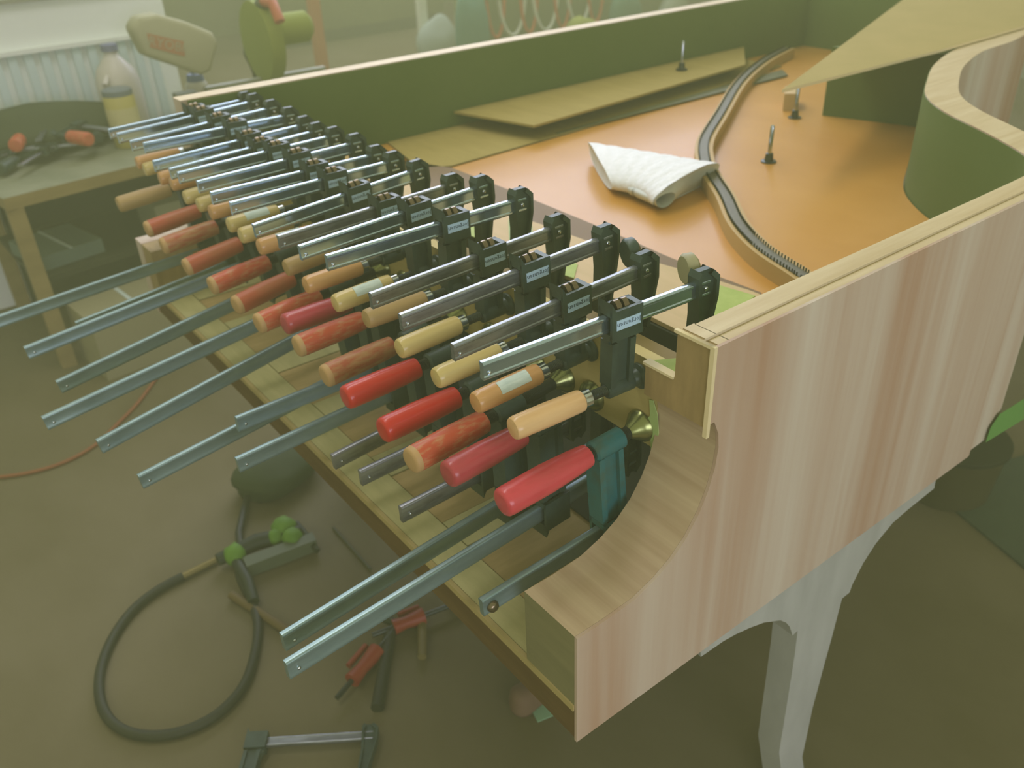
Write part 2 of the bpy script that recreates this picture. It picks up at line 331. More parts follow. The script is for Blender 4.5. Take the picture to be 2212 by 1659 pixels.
# rolled white ribbed sheet
PAPER = mat('white_ribbed_foam_sheet', (246, 248, 250), .7, col2=(234, 238, 238), scale=(150, 60, 150), bump=.8, spec=.2)
PAPEREND = mat('white_sheet_inside', (226, 232, 230), .7, col2=(214, 222, 220), scale=(20, 20, 20))
ro = empty('rolled_sheet', (-.85, .88, .8805), 'loosely rolled white ribbed sheet lying on the orange soundboard', 'paper roll')
def roll_section(s_, th):
    """s_: 0 left .. 1 right, th: angle in the y-z plane, 0 = away from viewer, 180 = toward viewer"""
    F = Vector((-.782, .778)).lerp(Vector((-.652, .766)), s_); B_ = Vector((-1.005, .915)).lerp(Vector((-.688, .995)), s_)
    F.y += .016*math.sin(math.pi*s_)
    c_, n_ = math.cos(th), math.sin(th)
    v = .5+.5*math.copysign(abs(c_)**.85, c_); h = .052+.008*s_
    p = F.lerp(B_, v); z = h*.5*(1+math.copysign(abs(n_)**.8, n_))+.0012
    if c_ < 0: z *= 1-.12*(-c_)
    if s_ < .5: p.x -= .018*max(0, n_)*(1-2*s_)
    else: p.x += .014*n_*(2*s_-1)
    return Vector((p.x, p.y, .8803+z))
nS, nT = 26, 48; vs = []
for i in range(nS+1):
    for k in range(nT):
        th = 2*math.pi*k/nT; p = roll_section(i/nS, th)
        p.z += .0012*math.sin(i*1.7+k*.8) if math.sin(th) > .1 else 0
        vs.append(p)
fs = [(i*nT+k, i*nT+(k+1) % nT, (i+1)*nT+(k+1) % nT, (i+1)*nT+k) for i in range(nS) for k in range(nT)]
part('outer_layer', MB().add(vs, fs), PAPER, ro, smooth=70)
E_ = [roll_section(1, 2*math.pi*k/nT) for k in range(nT)]
cx_ = sum((p for p in E_), Vector())/nT
hc = Vector((-.654, .802, .9045)); hole = []
for k in range(nT):
    th = 2*math.pi*k/nT; q = Vector((-.654, hc.y+.027*math.cos(th), hc.z+(.009 if math.sin(th) > 0 else .019)*math.sin(th))); hole.append(q)
vs = [p+Vector((-.001, 0, 0)) for p in E_]+[(a*.45+b*.55)+Vector((-.012, 0, 0)) for a, b in zip(E_, hole)]+hole+[q+Vector((-.09, .01, 0)) for q in hole]
fs = [(a*nT+k, a*nT+(k+1) % nT, (a+1)*nT+(k+1) % nT, (a+1)*nT+k) for a in range(3) for k in range(nT)]
part('inner_fold', MB().add(vs, fs), PAPEREND, ro, smooth=70)
part('hollow_dark_disc', MB().add([q+Vector((-.070, .007, 0)) for q in hole], [tuple(range(nT))]).add([q+Vector((-.074, .007, 0)) for q in hole], [tuple(range(nT))[::-1]]), mat('hollow_dark_disc', (26, 30, 18), .8), ro)  # dark disc added to blacken the hollow of the roll
E2 = [roll_section(0, 2*math.pi*k/nT) for k in range(nT)]; c2_ = sum(E2, Vector())/nT
part('left_fold', MB().add([p+Vector((.001, 0, 0)) for p in E2]+[c2_+Vector((.02, 0, 0))], [(k, (k+1) % nT, nT) for k in range(nT)]), PAPEREND, ro, smooth=70)
# ---------------------------------------------------------------- bar clamps
def barprof(hh, hx, g=.0011):
    r = .0026; q = []
    for cx, cz, a0 in ((hx-r, -hh+r, -90), (hx-r, hh-r, 0), (-hx+r, hh-r, 90), (-hx+r, -hh+r, 180)):
        arc = [(cx+r*math.cos(math.radians(a0+k*22.5)), cz+r*math.sin(math.radians(a0+k*22.5))) for k in range(5)]
        sg = 1 if cx > 0 else -1
        if a0 == 0: q += [(hx, -hh*.60), (hx-g, -hh*.48), (hx-g, hh*.48), (hx, hh*.60)]
        if a0 == 180: q += [(-hx, hh*.60), (-hx+g, hh*.48), (-hx+g, -hh*.48), (-hx, -hh*.60)]
        q += arc
    return q
def jaw_mesh(name, m, D, top=.024, w=.032, s=-1, th=.019):
    # y-z profile; bar centre at z=0, pad face toward -y; extends toward s*D
    pr_ = [(0, -s*top*.7), (.004, -s*top), (w-.010, -s*top), (w, -s*top*.6), (w, s*.012), (w*.78, s*D*.55), (w*.5, s*(D+.008)), (.003, s*(D+.010)), (0, s*(D+.002)), (.003, s*D*.4)]
    cx = sum(p[0] for p in pr_)/len(pr_); cz = sum(p[1] for p in pr_)/len(pr_)
    inn = [(p[0]+(.0045 if p[0] < cx else -.0045), p[1]+(.0045 if p[1] < cz else -.0045)) for p in pr_]
    b = MB().prism(pr_, -th*.22, th*.22, 'x'); n = len(pr_)
    for x0, x1 in ((-th/2, -th*.21), (th*.21, th/2)):
        vs = [(x0, *p) for p in pr_]+[(x0, *p) for p in inn]+[(x1, *p) for p in pr_]+[(x1, *p) for p in inn]
        fs = []
        for i in range(n):
            if i in (1, 6): continue
            j = (i+1) % n; fs += [(i, j, n+j, n+i), (2*n+i, 3*n+i, 3*n+j, 2*n+j), (i, 2*n+i, 2*n+j, j), (n+i, n+j, 3*n+j, 3*n+i)]
        b.add(vs, fs)
    return b.mesh(name, m, smooth=30)
def slide_mesh(name, m, D, s=-1, big=1):
    b = MB(); hb = .0180*big; wx = .0125*big
    b.box(-wx, -wx+.004, -.021, .021, -hb, hb).box(wx-.004, wx, -.021, .021, -hb, hb)       # cheeks
    b.box(-wx+.001, wx-.001, -.021, -.014, -hb*1.0, -.0112*big).box(-wx+.001, wx-.001, .014, .021, -hb, -.0112*big)
    b.box(-wx+.001, wx-.001, -.021, -.014, .0112*big, hb).box(-wx+.001, wx-.001, .014, .021, .0112*big, hb)
    b.prism([(-.021, -s*hb), (-.021, -s*(hb+.010)), (-.016, -s*hb)], -wx, wx, 'x')            # raised lip
    b.prism([(-.021, s*(hb-.002)), (.021, s*(hb-.002)), (.019, s*(hb+.005)), (.013*big, s*(hb+.013)), (.009*big, s*(D-.008)), (-.018*big, s*(D-.008)), (-.015*big, s*(hb+.010)), (-.020, s*(hb+.005))], -.0055*big, .0055*big, 'x')
    b.prism([(-.019*big, s*(hb+.004)), (-.012*big, s*(hb+.004)), (-.014*big, s*(D-.006)), (-.021*big, s*(D-.006))], -.0105*big, .0105*big, 'x')
    b.prism([(.006*big, s*(hb+.004)), (.014*big, s*(hb+.004)), (.010*big, s*(D-.006)), (.004*big, s*(D-.006))], -.0105*big, .0105*big, 'x')
    b.lathe([(-.021*big, .0085*big), (-.019*big, .0110*big), (.015*big, .0110*big), (.017*big, .008*big)], (0, 0, s*D), (0, 1, 0), 18)
    return b.mesh(name, m, smooth=35, bevel=0)
def screw_mesh(y0, y1, r):
    n = int((y1-y0)/.0021); pf = []
    for i in range(n):
        y = y0+(y1-y0)*i/n; pf += [(y, r*.82), (y+.00105, r)]
    pf.append((y1, r*.7))
    return MB().lathe(pf, (0, 0, 0), (0, 1, 0), 14).mesh('screw', SCREW, smooth=25)
def handle_mesh(L, r, taper, m, endm=None):
    pf = [(0, r*.62), (.0007, r*.86), (.0028, r*.96), (.008, r), (L*.5, r*(1+.02)), (L*.8, r*(1-taper*.5)), (L-.006, r*(1-taper)), (L-.002, r*(.96-taper)), (L, r*.6)]
    ms = [m, endm or m]
    return MB().lathe(pf, (0, 0, 0), (0, 1, 0), 28).mesh('handle', ms, smooth=45, mi=(lambda f: 1 if f.calc_center_median().y < .006 else 0) if endm else None)
FIXED = {}; SLIDE = {}
DU = .076; DLW = .135
pad_me = MB().lathe([(-.016, .005), (-.013, .009), (-.006, .011), (-.003, .0155), (-.0005, .016), (0, .015)], (0, 0, 0), (0, 1, 0), 22).mesh('swivel_pad', IRON, smooth=40)
padb_me = MB().lathe([(-.022, .006), (-.019, .009), (-.013, .0125), (-.008, .0165), (-.003, .0205), (-.0005, .021), (0, .020)], (0, 0, 0), (0, 1, 0), 24).mesh('swivel_pad', BRASS, smooth=40)
ferr_me = MB().lathe([(0, .0095), (.001, .0105), (.010, .0105), (.012, .0085)], (0, 0, 0), (0, 1, 0), 20).mesh('ferrule', CHROME, smooth=40)
rivet_me = MB().lathe([(0, .0034), (.0012, .0034), (.002, .0024), (.0024, .001)], (0, 0, 0), (1, 0, 0), 12).mesh('rivet', CHROME, smooth=60)
stud_me = MB().lathe([(0, .0022), (.001, .0022), (.0018, .001)], (0, 0, 0), (1, 0, 0), 10).mesh('stop_pin', CHROME, smooth=60)
bigstud_me = MB().lathe([(0, .0075), (.002, .0075), (.005, .006), (.0065, .003)], (0, 0, 0), (1, 0, 0), 18).mesh('stop_pin', DISC, smooth=60)
def disc_mesh(big=1):
    b = MB()
    for y in (-.010, .000):
        pf = [(.0088*math.cos(a)*big, .0235*big*math.copysign(abs(math.sin(a))**.6, math.sin(a))) for a in [math.radians(d) for d in range(0, 360, 20)]]
        b.prism(pf, y, y+.0065, 'y')
    return b.mesh('clutch_plates', DISC, smooth=50)
disc_me = disc_mesh()
padcap_me = [MB().lathe([(0, .016), (.003, .019), (.012, .019), (.016, .014)], (0, 0, 0), (.3, 1, 0), 22).mesh('pad_cap', m_, smooth=45) for m_ in (LABELW_, IRON)]
label_me = MB().box(0, .0006, -.0165, .0165, -.0060, .0060).mesh('name_label', LABELB)
fc = bpy.data.curves.new('lettering', 'FONT'); fc.body = 'Jorgensen'; fc.size = .0082; fc.extrude = .0001; fc.align_x = 'CENTER'; fc.align_y = 'CENTER'; fc.resolution_u = 1
fo = bpy.data.objects.new('lettering', fc); COL.objects.link(fo)
bpy.context.view_layer.update()
text_me = bpy.data.meshes.new_from_object(fo.evaluated_get(bpy.context.evaluated_depsgraph_get())); text_me.materials.clear(); text_me.materials.append(INK)
bpy.data.objects.remove(fo)
wlabel_me = None
def sticker(r, y0, y1, a0, a1):
    b = MB(); n = 8; vs = []
    for y in (y0, y1):
        for rr in (r, r+.0005):
            for i in range(n+1):
                a = math.radians(a0+(a1-a0)*i/n); vs.append((rr*math.cos(a), y, rr*math.sin(a)))
    m = n+1; fs = []
    for i in range(n): fs += [(m+i, m+i+1, 3*m+i+1, 3*m+i), (i, 2*m+i, 2*m+i+1, i+1), (i, i+1, m+i+1, m+i), (2*m+i, 3*m+i, 3*m+i+1, 2*m+i+1)]
    fs += [(0, m, 3*m, 2*m), (m-1, 3*m-1, 4*m-1, 2*m-1)]
    return b.add(vs, fs).mesh('paper_label', LABELW)
stick_me = sticker(.01385, .030, .072, 20, 88)
screwU = {}; 
def clamp_root(name, x, yaw, pitch, z, label, group):
    o = empty(name, (x, .1995, z), label, 'clamp', group)
    o.rotation_euler = (Matrix.Rotation(yaw, 3, 'Z') @ Matrix.Rotation(pitch, 3, 'X')).to_euler(); return o
def child(name, me, p, loc=(0, 0, 0), rot=None):
    o = link(name, me, p); o.location = loc
    if rot: o.rotation_euler = rot
    return o
UP = [(-0.1191, -0.0816, 0.0229, 0.9774, 0.0841, -0.1755, -0.2060), (-0.2056, -0.0161, 0.0481, 0.9758, 0.0756, -0.1710, -0.1905),
 (-0.2752, -0.0172, 0.0407, 0.9782, 0.0883, -0.1780, -0.2110), (-0.3700, 0.0194, 0.0242, 0.9762, 0.0776, -0.1745, -0.2020),
 (-0.4538, 0.0027, -0.0005, 0.9794, 0.0925, -0.1720, -0.2135), (-0.5407, 0.0039, 0.0436, 0.9782, 0.0882, -0.1740, -0.2070),
 (-0.6230, 0.0160, 0.0205, 0.9758, 0.0749, -0.1790, -0.2045), (-0.7171, 0.0242, 0.0623, 0.9755, 0.0735, -0.1685, -0.2005),
 (-0.8026, 0.0170, 0.0072, 0.9754, 0.0728, -0.1725, -0.2025), (-0.8635, 0.0123, -0.0075, 0.9753, 0.0719, -0.1775, -0.2100),
 (-0.9315, 0.0164, 0.0125, 0.9760, 0.0764, -0.1715, -0.2055), (-1.0158, 0.0116, 0.0139, 0.9755, 0.0729, -0.1710, -0.2090),
 (-1.0828, 0.0136, 0.0358, 0.9747, 0.0680, -0.1700, -0.2015), (-1.1376, 0.0119, 0.0286, 0.9750, 0.0700, -0.1750, -0.2120),
 (-1.2117, 0.0033, -0.0066, 0.9760, 0.0763, -0.1725, -0.2040), (-1.2869, 0.0115, 0.0349, 0.9758, 0.0749, -0.1725, -0.2055),
 (-1.3761, 0.0118, 0.0420, 0.9755, 0.0731, -0.1750, -0.2050), (-1.4278, 0.0078, 0.0300, 0.9750, 0.0699, -0.1740, -0.2080)]
ulab = ['pale peach handle with shiny ferrule, nearest the piano arm', 'orange-tan handle with a white paper label, second from the piano arm',
 'yellow-tan handle and dark tarnished bar end, third from the piano arm', 'long pale yellow handle, fourth from the piano arm',
 'dull brown handle under the brightest chrome bar, fifth from the arm', 'greenish tan handle with a pale paper label, sixth from the arm',
 'plain tan handle and dull bar, seventh from the piano arm', 'short-looking tan handle, eighth from the piano arm',
 'tan handle with a grey paper label, ninth from the piano arm', 'plain tan handle, tenth from the piano arm',
 'tan handle with a grey label, eleventh from the piano arm', 'tan handle, seventh from the far bass side',
 'tan handle, sixth from the far bass side', 'tan handle, fifth from the far bass side', 'orange-tan handle, fourth from the far bass side',
 'orange-tan handle, third from the far bass side', 'tan handle, second from the far bass side', 'tan handle tight against the far bass side']
uh = [0, 1, 2, 2, 3, 2, 1, 3, 1, 2, 2, 1, 2, 2, 1, 1, 2, 1]
ustick = {1, 5, 8, 10}
udark = {1, 2, 3, 6}
hmU = {k: handle_mesh(.092, .0135, .04, H_TAN[k]) for k in range(4)}
sc_me = screw_mesh(-.088, -.012, .0062)
def qD(D): return round(D/.004)*.004
for i, (x, ya, pi_, z, D, h0, b0) in enumerate(UP):
    r = clamp_root('bar_clamp', x, ya, pi_, z, 'upper steel bar clamp, '+ulab[i], 'upper row of bar clamps with tan handles')
    key = round(D, 3)
    if key not in FIXED: FIXED[key] = jaw_mesh('fixed_jaw', IRON, D-.004); SLIDE[key] = slide_mesh('sliding_jaw', IRON, D)
    bm_ = MB().prism(barprof(.0105, .0045), b0, .098, 'y').mesh('bar', BARDK if i in udark else BARST, smooth=30)
    child('bar', bm_, r, (0, 0, D))
    j = child('fixed_jaw', FIXED[key], r, (0, .0745, D))
    if i < 2: child('pad_cap', padcap_me[i], j, (-.030, .012, .012))
    child('rivet', rivet_me, j, (.0042, .016, .0))
    rear = h0+.092; ys = max(min(rear+.056, -.026), -.046) if i else -.030
    sj = child('sliding_jaw', SLIDE[key], r, (0, ys, D))
    child('name_label', label_me, sj, (.0126, .001, .001)); child('lettering', text_me, sj, (.0134, .001, .001), (math.pi/2, math.pi, math.pi/2))
    child('clutch_plates', disc_me, sj, (0, -.0, .001))
    child('screw', sc_me, r, (0, .0, 0))
    child('swivel_pad', pad_me, r, (0, 0, 0))
    child('ferrule', ferr_me, r, (0, rear-.001, 0))
    hd = child('handle', hmU[uh[i]], r, (0, h0, 0))
    if i in ustick: child('paper_label', stick_me, hd)
    child('stop_pin', stud_me, r, (.0032, b0+.007, D-.003))
LO = [(-0.1141, -0.0145, 0.0605, 0.9110, 0.1300, -0.2060, -0.2490), (-0.1995, 0.0567, 0.0176, 0.9116, 0.1343, -0.2290, -0.4565),
 (-0.2539, 0.0783, 0.0209, 0.9134, 0.1429, -0.2480, -0.4425), (-0.3144, 0.0335, 0.0068, 0.9117, 0.1346, -0.2420, -0.2325),
 (-0.4110, 0.0133, 0.0195, 0.9110, 0.1303, -0.2385, -0.2370), (-0.4935, 0.0309, 0.0594, 0.9125, 0.1380, -0.2300, -0.2465),
 (-0.5847, 0.0248, 0.0401, 0.9136, 0.1439, -0.2255, -0.3520), (-0.6502, 0.0646, -0.0183, 0.9107, 0.1296, -0.2155, -0.3165),
 (-0.7150, 0.0714, 0.0820, 0.9169, 0.1581, -0.2360, -0.4770), (-0.8377, 0.1272, 0.1038, 0.9090, 0.1116, -0.2305, -0.5060),
 (-0.9230, 0.0483, 0.1046, 0.9083, 0.1033, -0.2310, -0.5525), (-1.0477, 0.0558, 0.1280, 0.9086, 0.1054, -0.2335, -0.5090),
 (-1.1532, 0.0272, 0.0901, 0.9075, 0.0776, -0.2355, -0.5215), (-1.2561, 0.0529, 0.0911, 0.9120, 0.1345, -0.2330, -0.42),
 (-1.4066, 0.0240, 0.0598, 0.9160, 0.1543, -0.2380, -0.66)]
llab = [('pink', 'rose-red handle and teal jaw, nearest the curved piano arm'), ('rose', 'dusty rose handle, longest bar, second from the arm'),
 ('worn', 'scuffed orange-red handle, third from the piano arm'), ('red', 'bright glossy red handle with pale scratches, fourth from the piano arm'),
 ('red', 'clean glossy red handle, fifth from the arm'), ('brown', 'handle worn mostly to brown wood, sixth from the piano arm'),
 ('worn', 'blotchy worn red handle with bare end, seventh from the piano arm'), ('rose', 'dark rose handle half hidden, eighth from the arm'),
 ('worn', 'worn handle with pale wooden end, ninth from the piano arm'), ('orange', 'orange-red handle with bare rim, tenth from the piano arm'),
 ('worn', 'patchy faded red handle, eleventh from the piano arm'), ('orange', 'orange handle with bare rim, twelfth from the piano arm'),
 ('brown', 'faded brownish handle, third from the far bass side'), ('orange', 'red-orange handle, second from the far bass side'),
 (None, 'bare tan wooden handle, the farthest of the lower row')]
scl_me = screw_mesh(-.15, -.012, .0082)
for i, (x, ya, pi_, z, D, h0, b0) in enumerate(LO):
    r = clamp_root('bar_clamp', x, ya, pi_, z, 'lower clamp with '+llab[i][1], 'lower row of bar clamps with red handles')
    D = max(D, .098); key = (round(D, 3), i == 0)
    im = TEAL if i == 0 else IRON
    L = .1235 if i == 0 else .112; rad = .0172 if i == 0 else .0165
    hm = H_TAN[3] if llab[i][0] is None else H_RED[llab[i][0]]
    child('bar', MB().prism(barprof(.013, .0045, .0006), b0, .085, 'y').mesh('bar', BARDK if i in (3, 4, 5) else BARZN, smooth=30), r, (0, 0, -D))
    child('fixed_jaw', jaw_mesh('fixed_jaw', im, D-.012, s=1, w=.030), r, (0, .056, -D))
    rear = h0+L; ys = rear+.040 if i else -.052
    child('sliding_jaw', slide_mesh('sliding_jaw', im, D, s=1, big=1.2), r, (0, ys, -D))
    child('clutch_plates', disc_me, r, (0, ys, -D))
    child('screw', scl_me, r); child('swivel_pad', padb_me, r)
    child('handle', handle_mesh(L, rad, .18 if i == 0 else .10, hm, WORNEND if llab[i][0] in ('worn', 'orange', 'brown') else None), r, (0, h0, 0))
    child('stop_pin', bigstud_me if i == 0 else stud_me, r, (.0042, b0+.012, -D-.003))
# ---------------------------------------------------------------- workbench on the left
BW = mat('old_bench_wood', (136, 120, 74), .7, col2=(150, 134, 84), scale=(20, 3, 20))
BG = mat('grey_bench_top', (140, 144, 118), .7, col2=(120, 126, 100), scale=(6, 6, 6))
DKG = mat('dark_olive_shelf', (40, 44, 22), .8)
be = empty('workbench', (-2.9, .5, 0), 'low wooden workbench crowded with tools in front of the white wall', 'workbench')
fx0, fy0, fx1, fy1 = -2.60, -.12, -2.78, 1.3
part('bench_top', MB().prism([(-2.60, -.12), (-2.78, 1.3), (-3.26, 1.3), (-3.26, -.20)], .585, .625, 'z'), [BG, BW], be, mi=lambda f: 0 if f.normal.z > .9 else 1)
for lx, ly in ((-2.625, -.10), (-2.79, 1.24), (-3.22, -.12), (-3.22, 1.24)):
    part('leg', MB().box(lx-.03, lx+.02, ly-.02, ly+.03, 0, .585), BW, be)
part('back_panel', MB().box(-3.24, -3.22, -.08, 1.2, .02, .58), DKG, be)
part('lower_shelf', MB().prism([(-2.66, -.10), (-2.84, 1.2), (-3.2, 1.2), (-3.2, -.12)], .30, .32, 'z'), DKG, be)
def carton(x, y, z, sx, sy, sz, rz, lab, m=None):
    o = empty('carton', (x, y, z), lab, 'box', rot=(0, 0, rz))
    cm = m or mat('pale_carton', (150, 146, 110), .85)
    link('carton_body', MB().box(-sx/2, sx/2, -sy/2, sy/2, 0, sz).mesh('carton_body', cm), o)
    link('flap', MB().box(-sx/2, sx/2, -sy*.02, sy*.02, sz, sz+.003).mesh('flap', LABELW), o)
carton(-2.55, .14, 0, .24, .34, .22, .1, 'pale carton on the floor below the front of the workbench')
carton(-2.86, .50, .322, .22, .3, .12, .05, 'pale carton on the workbench shelf', mat('grey_carton', (136, 138, 112), .85))
carton(-2.86, .02, .322, .26, .22, .05, .2, 'bluish flat box lying on the workbench shelf', mat('blue_grey_card', (96, 116, 104), .8))
# jug, glue bottle, small bottle
JUG = mat('milky_plastic', (196, 192, 176), .4, col2=(206, 206, 196), scale=(1, 1, 6))
jp = at(222, 100, 'x', -3.12)
j = empty('plastic_jug', (-3.12, jp.y+.02, .625), 'tall milky plastic jug with violet cap standing on the workbench', 'jug')
link('jug_body', MB().lathe([(0, .075), (.005, .08), (.19, .08), (.235, .066), (.275, .032), (.29, .024), (.305, .024)], (0, 0, 0), (0, 0, 1), 28).mesh('jug_body', JUG, smooth=50), j)
link('cap', MB().lathe([(0, .03), (.022, .03), (.024, .026)], (0, 0, .300), (0, 0, 1), 20).mesh('cap', mat('violet_cap', (118, 124, 148), .5), smooth=50), j)
link('handle', MB().tube([(.05, -.045, .22), (.075, -.065, .2), (.08, -.07, .16), (.07, -.06, .12)], .011).mesh('handle', JUG, smooth=60), j)
gp = at(250, 190, 'x', -2.93)
g = empty('glue_bottle', (-2.93, gp.y, .625), 'yellow glue bottle with a grey band standing in front of the milky jug', 'bottle')
link('bottle_body', MB().lathe([(0, .05), (.004, .054), (.17, .054), (.185, .05)], (0, 0, 0), (0, 0, 1), 24).mesh('bottle_body', mat('yellow_glue_plastic', (190, 182, 108), .45), smooth=50), g)
link('label', MB().lathe([(.05, .055), (.14, .055)], (0, 0, 0), (0, 0, 1), 24).mesh('label', mat('pale_yellow_label', (196, 190, 140), .6), smooth=50), g)
link('lid', MB().lathe([(.182, .052), (.20, .052), (.204, .045)], (0, 0, 0), (0, 0, 1), 24).mesh('lid', mat('slate_lid', (112, 122, 124), .5), smooth=50), g)
sp = at(425, 185, 'x', -3.1)
s_ = empty('small_bottle', (-3.1, sp.y, .625), 'small white bottle with a blue nozzle cap on the workbench', 'bottle')
link('bottle_body', MB().lathe([(0, .038), (.003, .043), (.135, .043), (.15, .032)], (0, 0, 0), (0, 0, 1), 22).mesh('bottle_body', JUG, smooth=50), s_)
link('cap', MB().lathe([(.15, .034), (.175, .030), (.18, .013), (.22, .006)], (0, 0, 0), (0, 0, 1), 18).mesh('cap', mat('blue_cap', (92, 112, 150), .5), smooth=50), s_)
# mitre saw with dust bag
LIME = mat('lime_green_plastic', (128, 140, 58), .8); DKP = mat('dark_grey_plastic', (84, 92, 66), .6); GRM = mat('grey_cast_metal', (142, 146, 124), .5)
c = at(560, 70, 'x', -3.05)
ms = empty('mitre_saw', (c.x, c.y, .625), 'lime green and grey mitre saw at the far end of the workbench', 'saw')
def lp_(name, b, m, par=ms, **k): return link(name, b.mesh(name, m, **k), par)
lp_('base', MB().lathe([(0, .17), (.05, .17), (.055, .15)], (0, 0, 0), (0, 0, 1), 28), GRM, smooth=40)
lp_('fence', MB().box(-.02, .01, -.26, .26, .055, .13), GRM)
lp_('blade_guard', MB().lathe([(-.03, .10), (-.028, .15), (.028, .15), (.03, .10)], (.02, 0, .27), (0, 1, 0), 32), LIME, smooth=40)
lp_('motor', MB().lathe([(0, .06), (.16, .06), (.18, .04)], (.02, .03, .30), (0, 1, 0), 24), LIME, smooth=40)
lp_('arm', MB().tube([(-.12, 0, .05), (-.14, 0, .2), (-.05, 0, .34), (.1, 0, .42)], .028), DKP, smooth=50)
lp_('grip', MB().tube([(.1, 0, .42), (.18, 0, .42), (.22, 0, .36)], .02), mat('orange_red_grip', (170, 92, 56), .6), smooth=50)
c = at(365, 100, 'x', -3.0)
DB = mat('pale_dust_bag_cloth', (166, 166, 134), .9, bump=.3, scale=(12, 12, 12))
bag = empty('dust_bag', (c.x, c.y, .74), 'pale cloth dust bag with a red framed logo patch behind the jug', 'bag')
pts = [at(*p, 'x', -3.0) for p in ((275, 60), (290, 35), (330, 28), (395, 45), (452, 68), (462, 90), (448, 150), (425, 160), (370, 140), (305, 118))]
prf = [(p.y-c.y, p.z-.74) for p in pts]
me = MB().prism(prf, -.05, .05, 'x').mesh('bag_body', DB, smooth=60, bevel=.018)
link('bag_body', me, bag)
pq = [at(*p, 'x', -2.945) for p in ((318, 72), (398, 90), (400, 122), (325, 102))]
PATCH = mat('red_brown_patch', (172, 124, 92), .7)
link('logo_patch', MB().prism([(p.y-c.y, p.z-.74) for p in pq], .0505, .0525, 'x').mesh('logo_patch', PATCH), bag)
lc = bpy.data.curves.new('logo_lettering', 'FONT'); lc.body = 'RYOBI'; lc.size = .046; lc.extrude = .0006; lc.align_x = 'CENTER'; lc.align_y = 'CENTER'; lc.resolution_u = 2
lo_ = bpy.data.objects.new('tmp', lc); COL.objects.link(lo_); bpy.context.view_layer.update()
lme = bpy.data.meshes.new_from_object(lo_.evaluated_get(bpy.context.evaluated_depsgraph_get())); lme.materials.clear(); lme.materials.append(DB); bpy.data.objects.remove(lo_)
pc = sum((p for p in pq), Vector())/4
lo2 = link('logo_lettering', lme, bag); lo2.location = (.0535, pc.y-c.y, pc.z-.74); lo2.rotation_euler = (math.pi/2, 0, math.pi/2)
d_ = pq[1]-pq[0]; lo2.rotation_euler = (Matrix.Rotation(math.atan2(d_.z, d_.y), 3, 'X') @ Euler((math.pi/2, 0, math.pi/2)).to_matrix()).to_euler()
link('support', MB().box(-.03, .03, -.02, .06, -.115, .02).mesh('support', DKP), bag)
# heap of clamps on the bench
JH = jaw_mesh('fixed_jaw', IRON, .08); SH = slide_mesh('sliding_jaw', IRON, .08); HB = MB().prism(barprof(.0105, .0045), -.2, .098, 'y').mesh('bar', BARDK)
HR = handle_mesh(.10, .024, .05, H_RED['worn']); HRD = handle_mesh(.10, .022, .05, IRON); SCR = screw_mesh(-.09, -.012, .006)
heap = [((8, 330), .66, .3, 'red-handled clamp at the near left end of the bench heap'), ((55, 285), .70, 1.2, 'dark clamp with worn red handle on top of the bench heap'),
        ((115, 290), .70, 2.0, 'clamp whose bright red handle end faces out of the bench heap'), ((150, 310), .66, -.4, 'dark clamp lying at the right of the bench heap'),
        ((60, 330), .655, .9, 'dark clamp lying low at the front of the bench heap'), ((190, 275), .66, 1.5, 'dark clamp beside the foot of the milky jug')]
for (p, z, rz, lab) in heap:
    q = at(*p, 'z', z)
    r = empty('bar_clamp', q, 'heaped '+lab, 'clamp', 'clamps heaped on the workbench', rot=(0, math.radians(80), rz))
    child('bar', HB, r, (0, 0, .08)); child('fixed_jaw', JH, r, (0, .07, .08)); child('sliding_jaw', SH, r, (0, -.04, .08))
    child('screw', SCR, r); child('handle', HR if 'red' in lab else HRD, r, (0, -.19, 0)); child('swivel_pad', pad_me, r)
DARK = mat('dark_tool_bag', (64, 74, 50), .85, bump=.5, scale=(14, 14, 14))
def lump(name, ctr, rx, ry, rz, m, lab, cat, seed=1):
    bm = bmesh.new(); bmesh.ops.create_icosphere(bm, subdivisions=3, radius=1); rd = random.Random(seed)
    ph = [rd.uniform(0, 6) for _ in range(6)]
    for v in bm.verts:
        k = 1+.10*math.sin(3*v.co.x+ph[0])+.09*math.sin(4*v.co.y+ph[1])+.08*math.sin(5*v.co.z+ph[2])
        v.co = Vector((v.co.x*rx*k, v.co.y*ry*k, max(v.co.z*k, -.8)*rz+.8*rz))
    me = bpy.data.meshes.new(name)
    for f in bm.faces: f.smooth = True
    bm.to_mesh(me); bm.free(); me.materials.append(m); o = link(name, me); o.location = ctr
    return tag(o, lab, cat)
q = at(90, 290, 'z', .626); lump('tool_bag', (-3.10, q.y, .626), .13, .27, .085, DARK, 'dark soft tool bag lying behind the clamps on the bench', 'bag', 3)
# ---------------------------------------------------------------- far background
def fl(px, py, z=0): return at(px, py, 'z', z)
q = at(690, 100, 'x', -5.2)
solo('orange_post', MB().box(-5.24, -5.16, q.y-.03, q.y+.03, 0, 2.4), mat('orange_brown_wood', (156, 92, 40), .7), (-5.2, q.y, 0), 'orange-brown upright post standing far behind the piano', 'post')
q = at(913, 50, 'x', -6.0)
solo('white_post', MB().box(-6.03, -5.97, q.y-.035, q.y+.035, 0, 2.4), mat('pale_painted_post', (226, 234, 212), .6), (-6, q.y, 0), 'white upright post far behind the piano', 'post')
q = at(800, 20, 'x', -7.6)
cbn = empty('storage_cabinet', (-7.9, q.y, 0), 'olive green storage unit against the far wall', 'cabinet')
part('carcass', MB().box(-8.3, -7.6, q.y-1.0, q.y+.85, .12, 1.4), mat('olive_cabinet', (86, 92, 34), .8, col2=(74, 80, 30), scale=(2, 2, 3)), cbn)
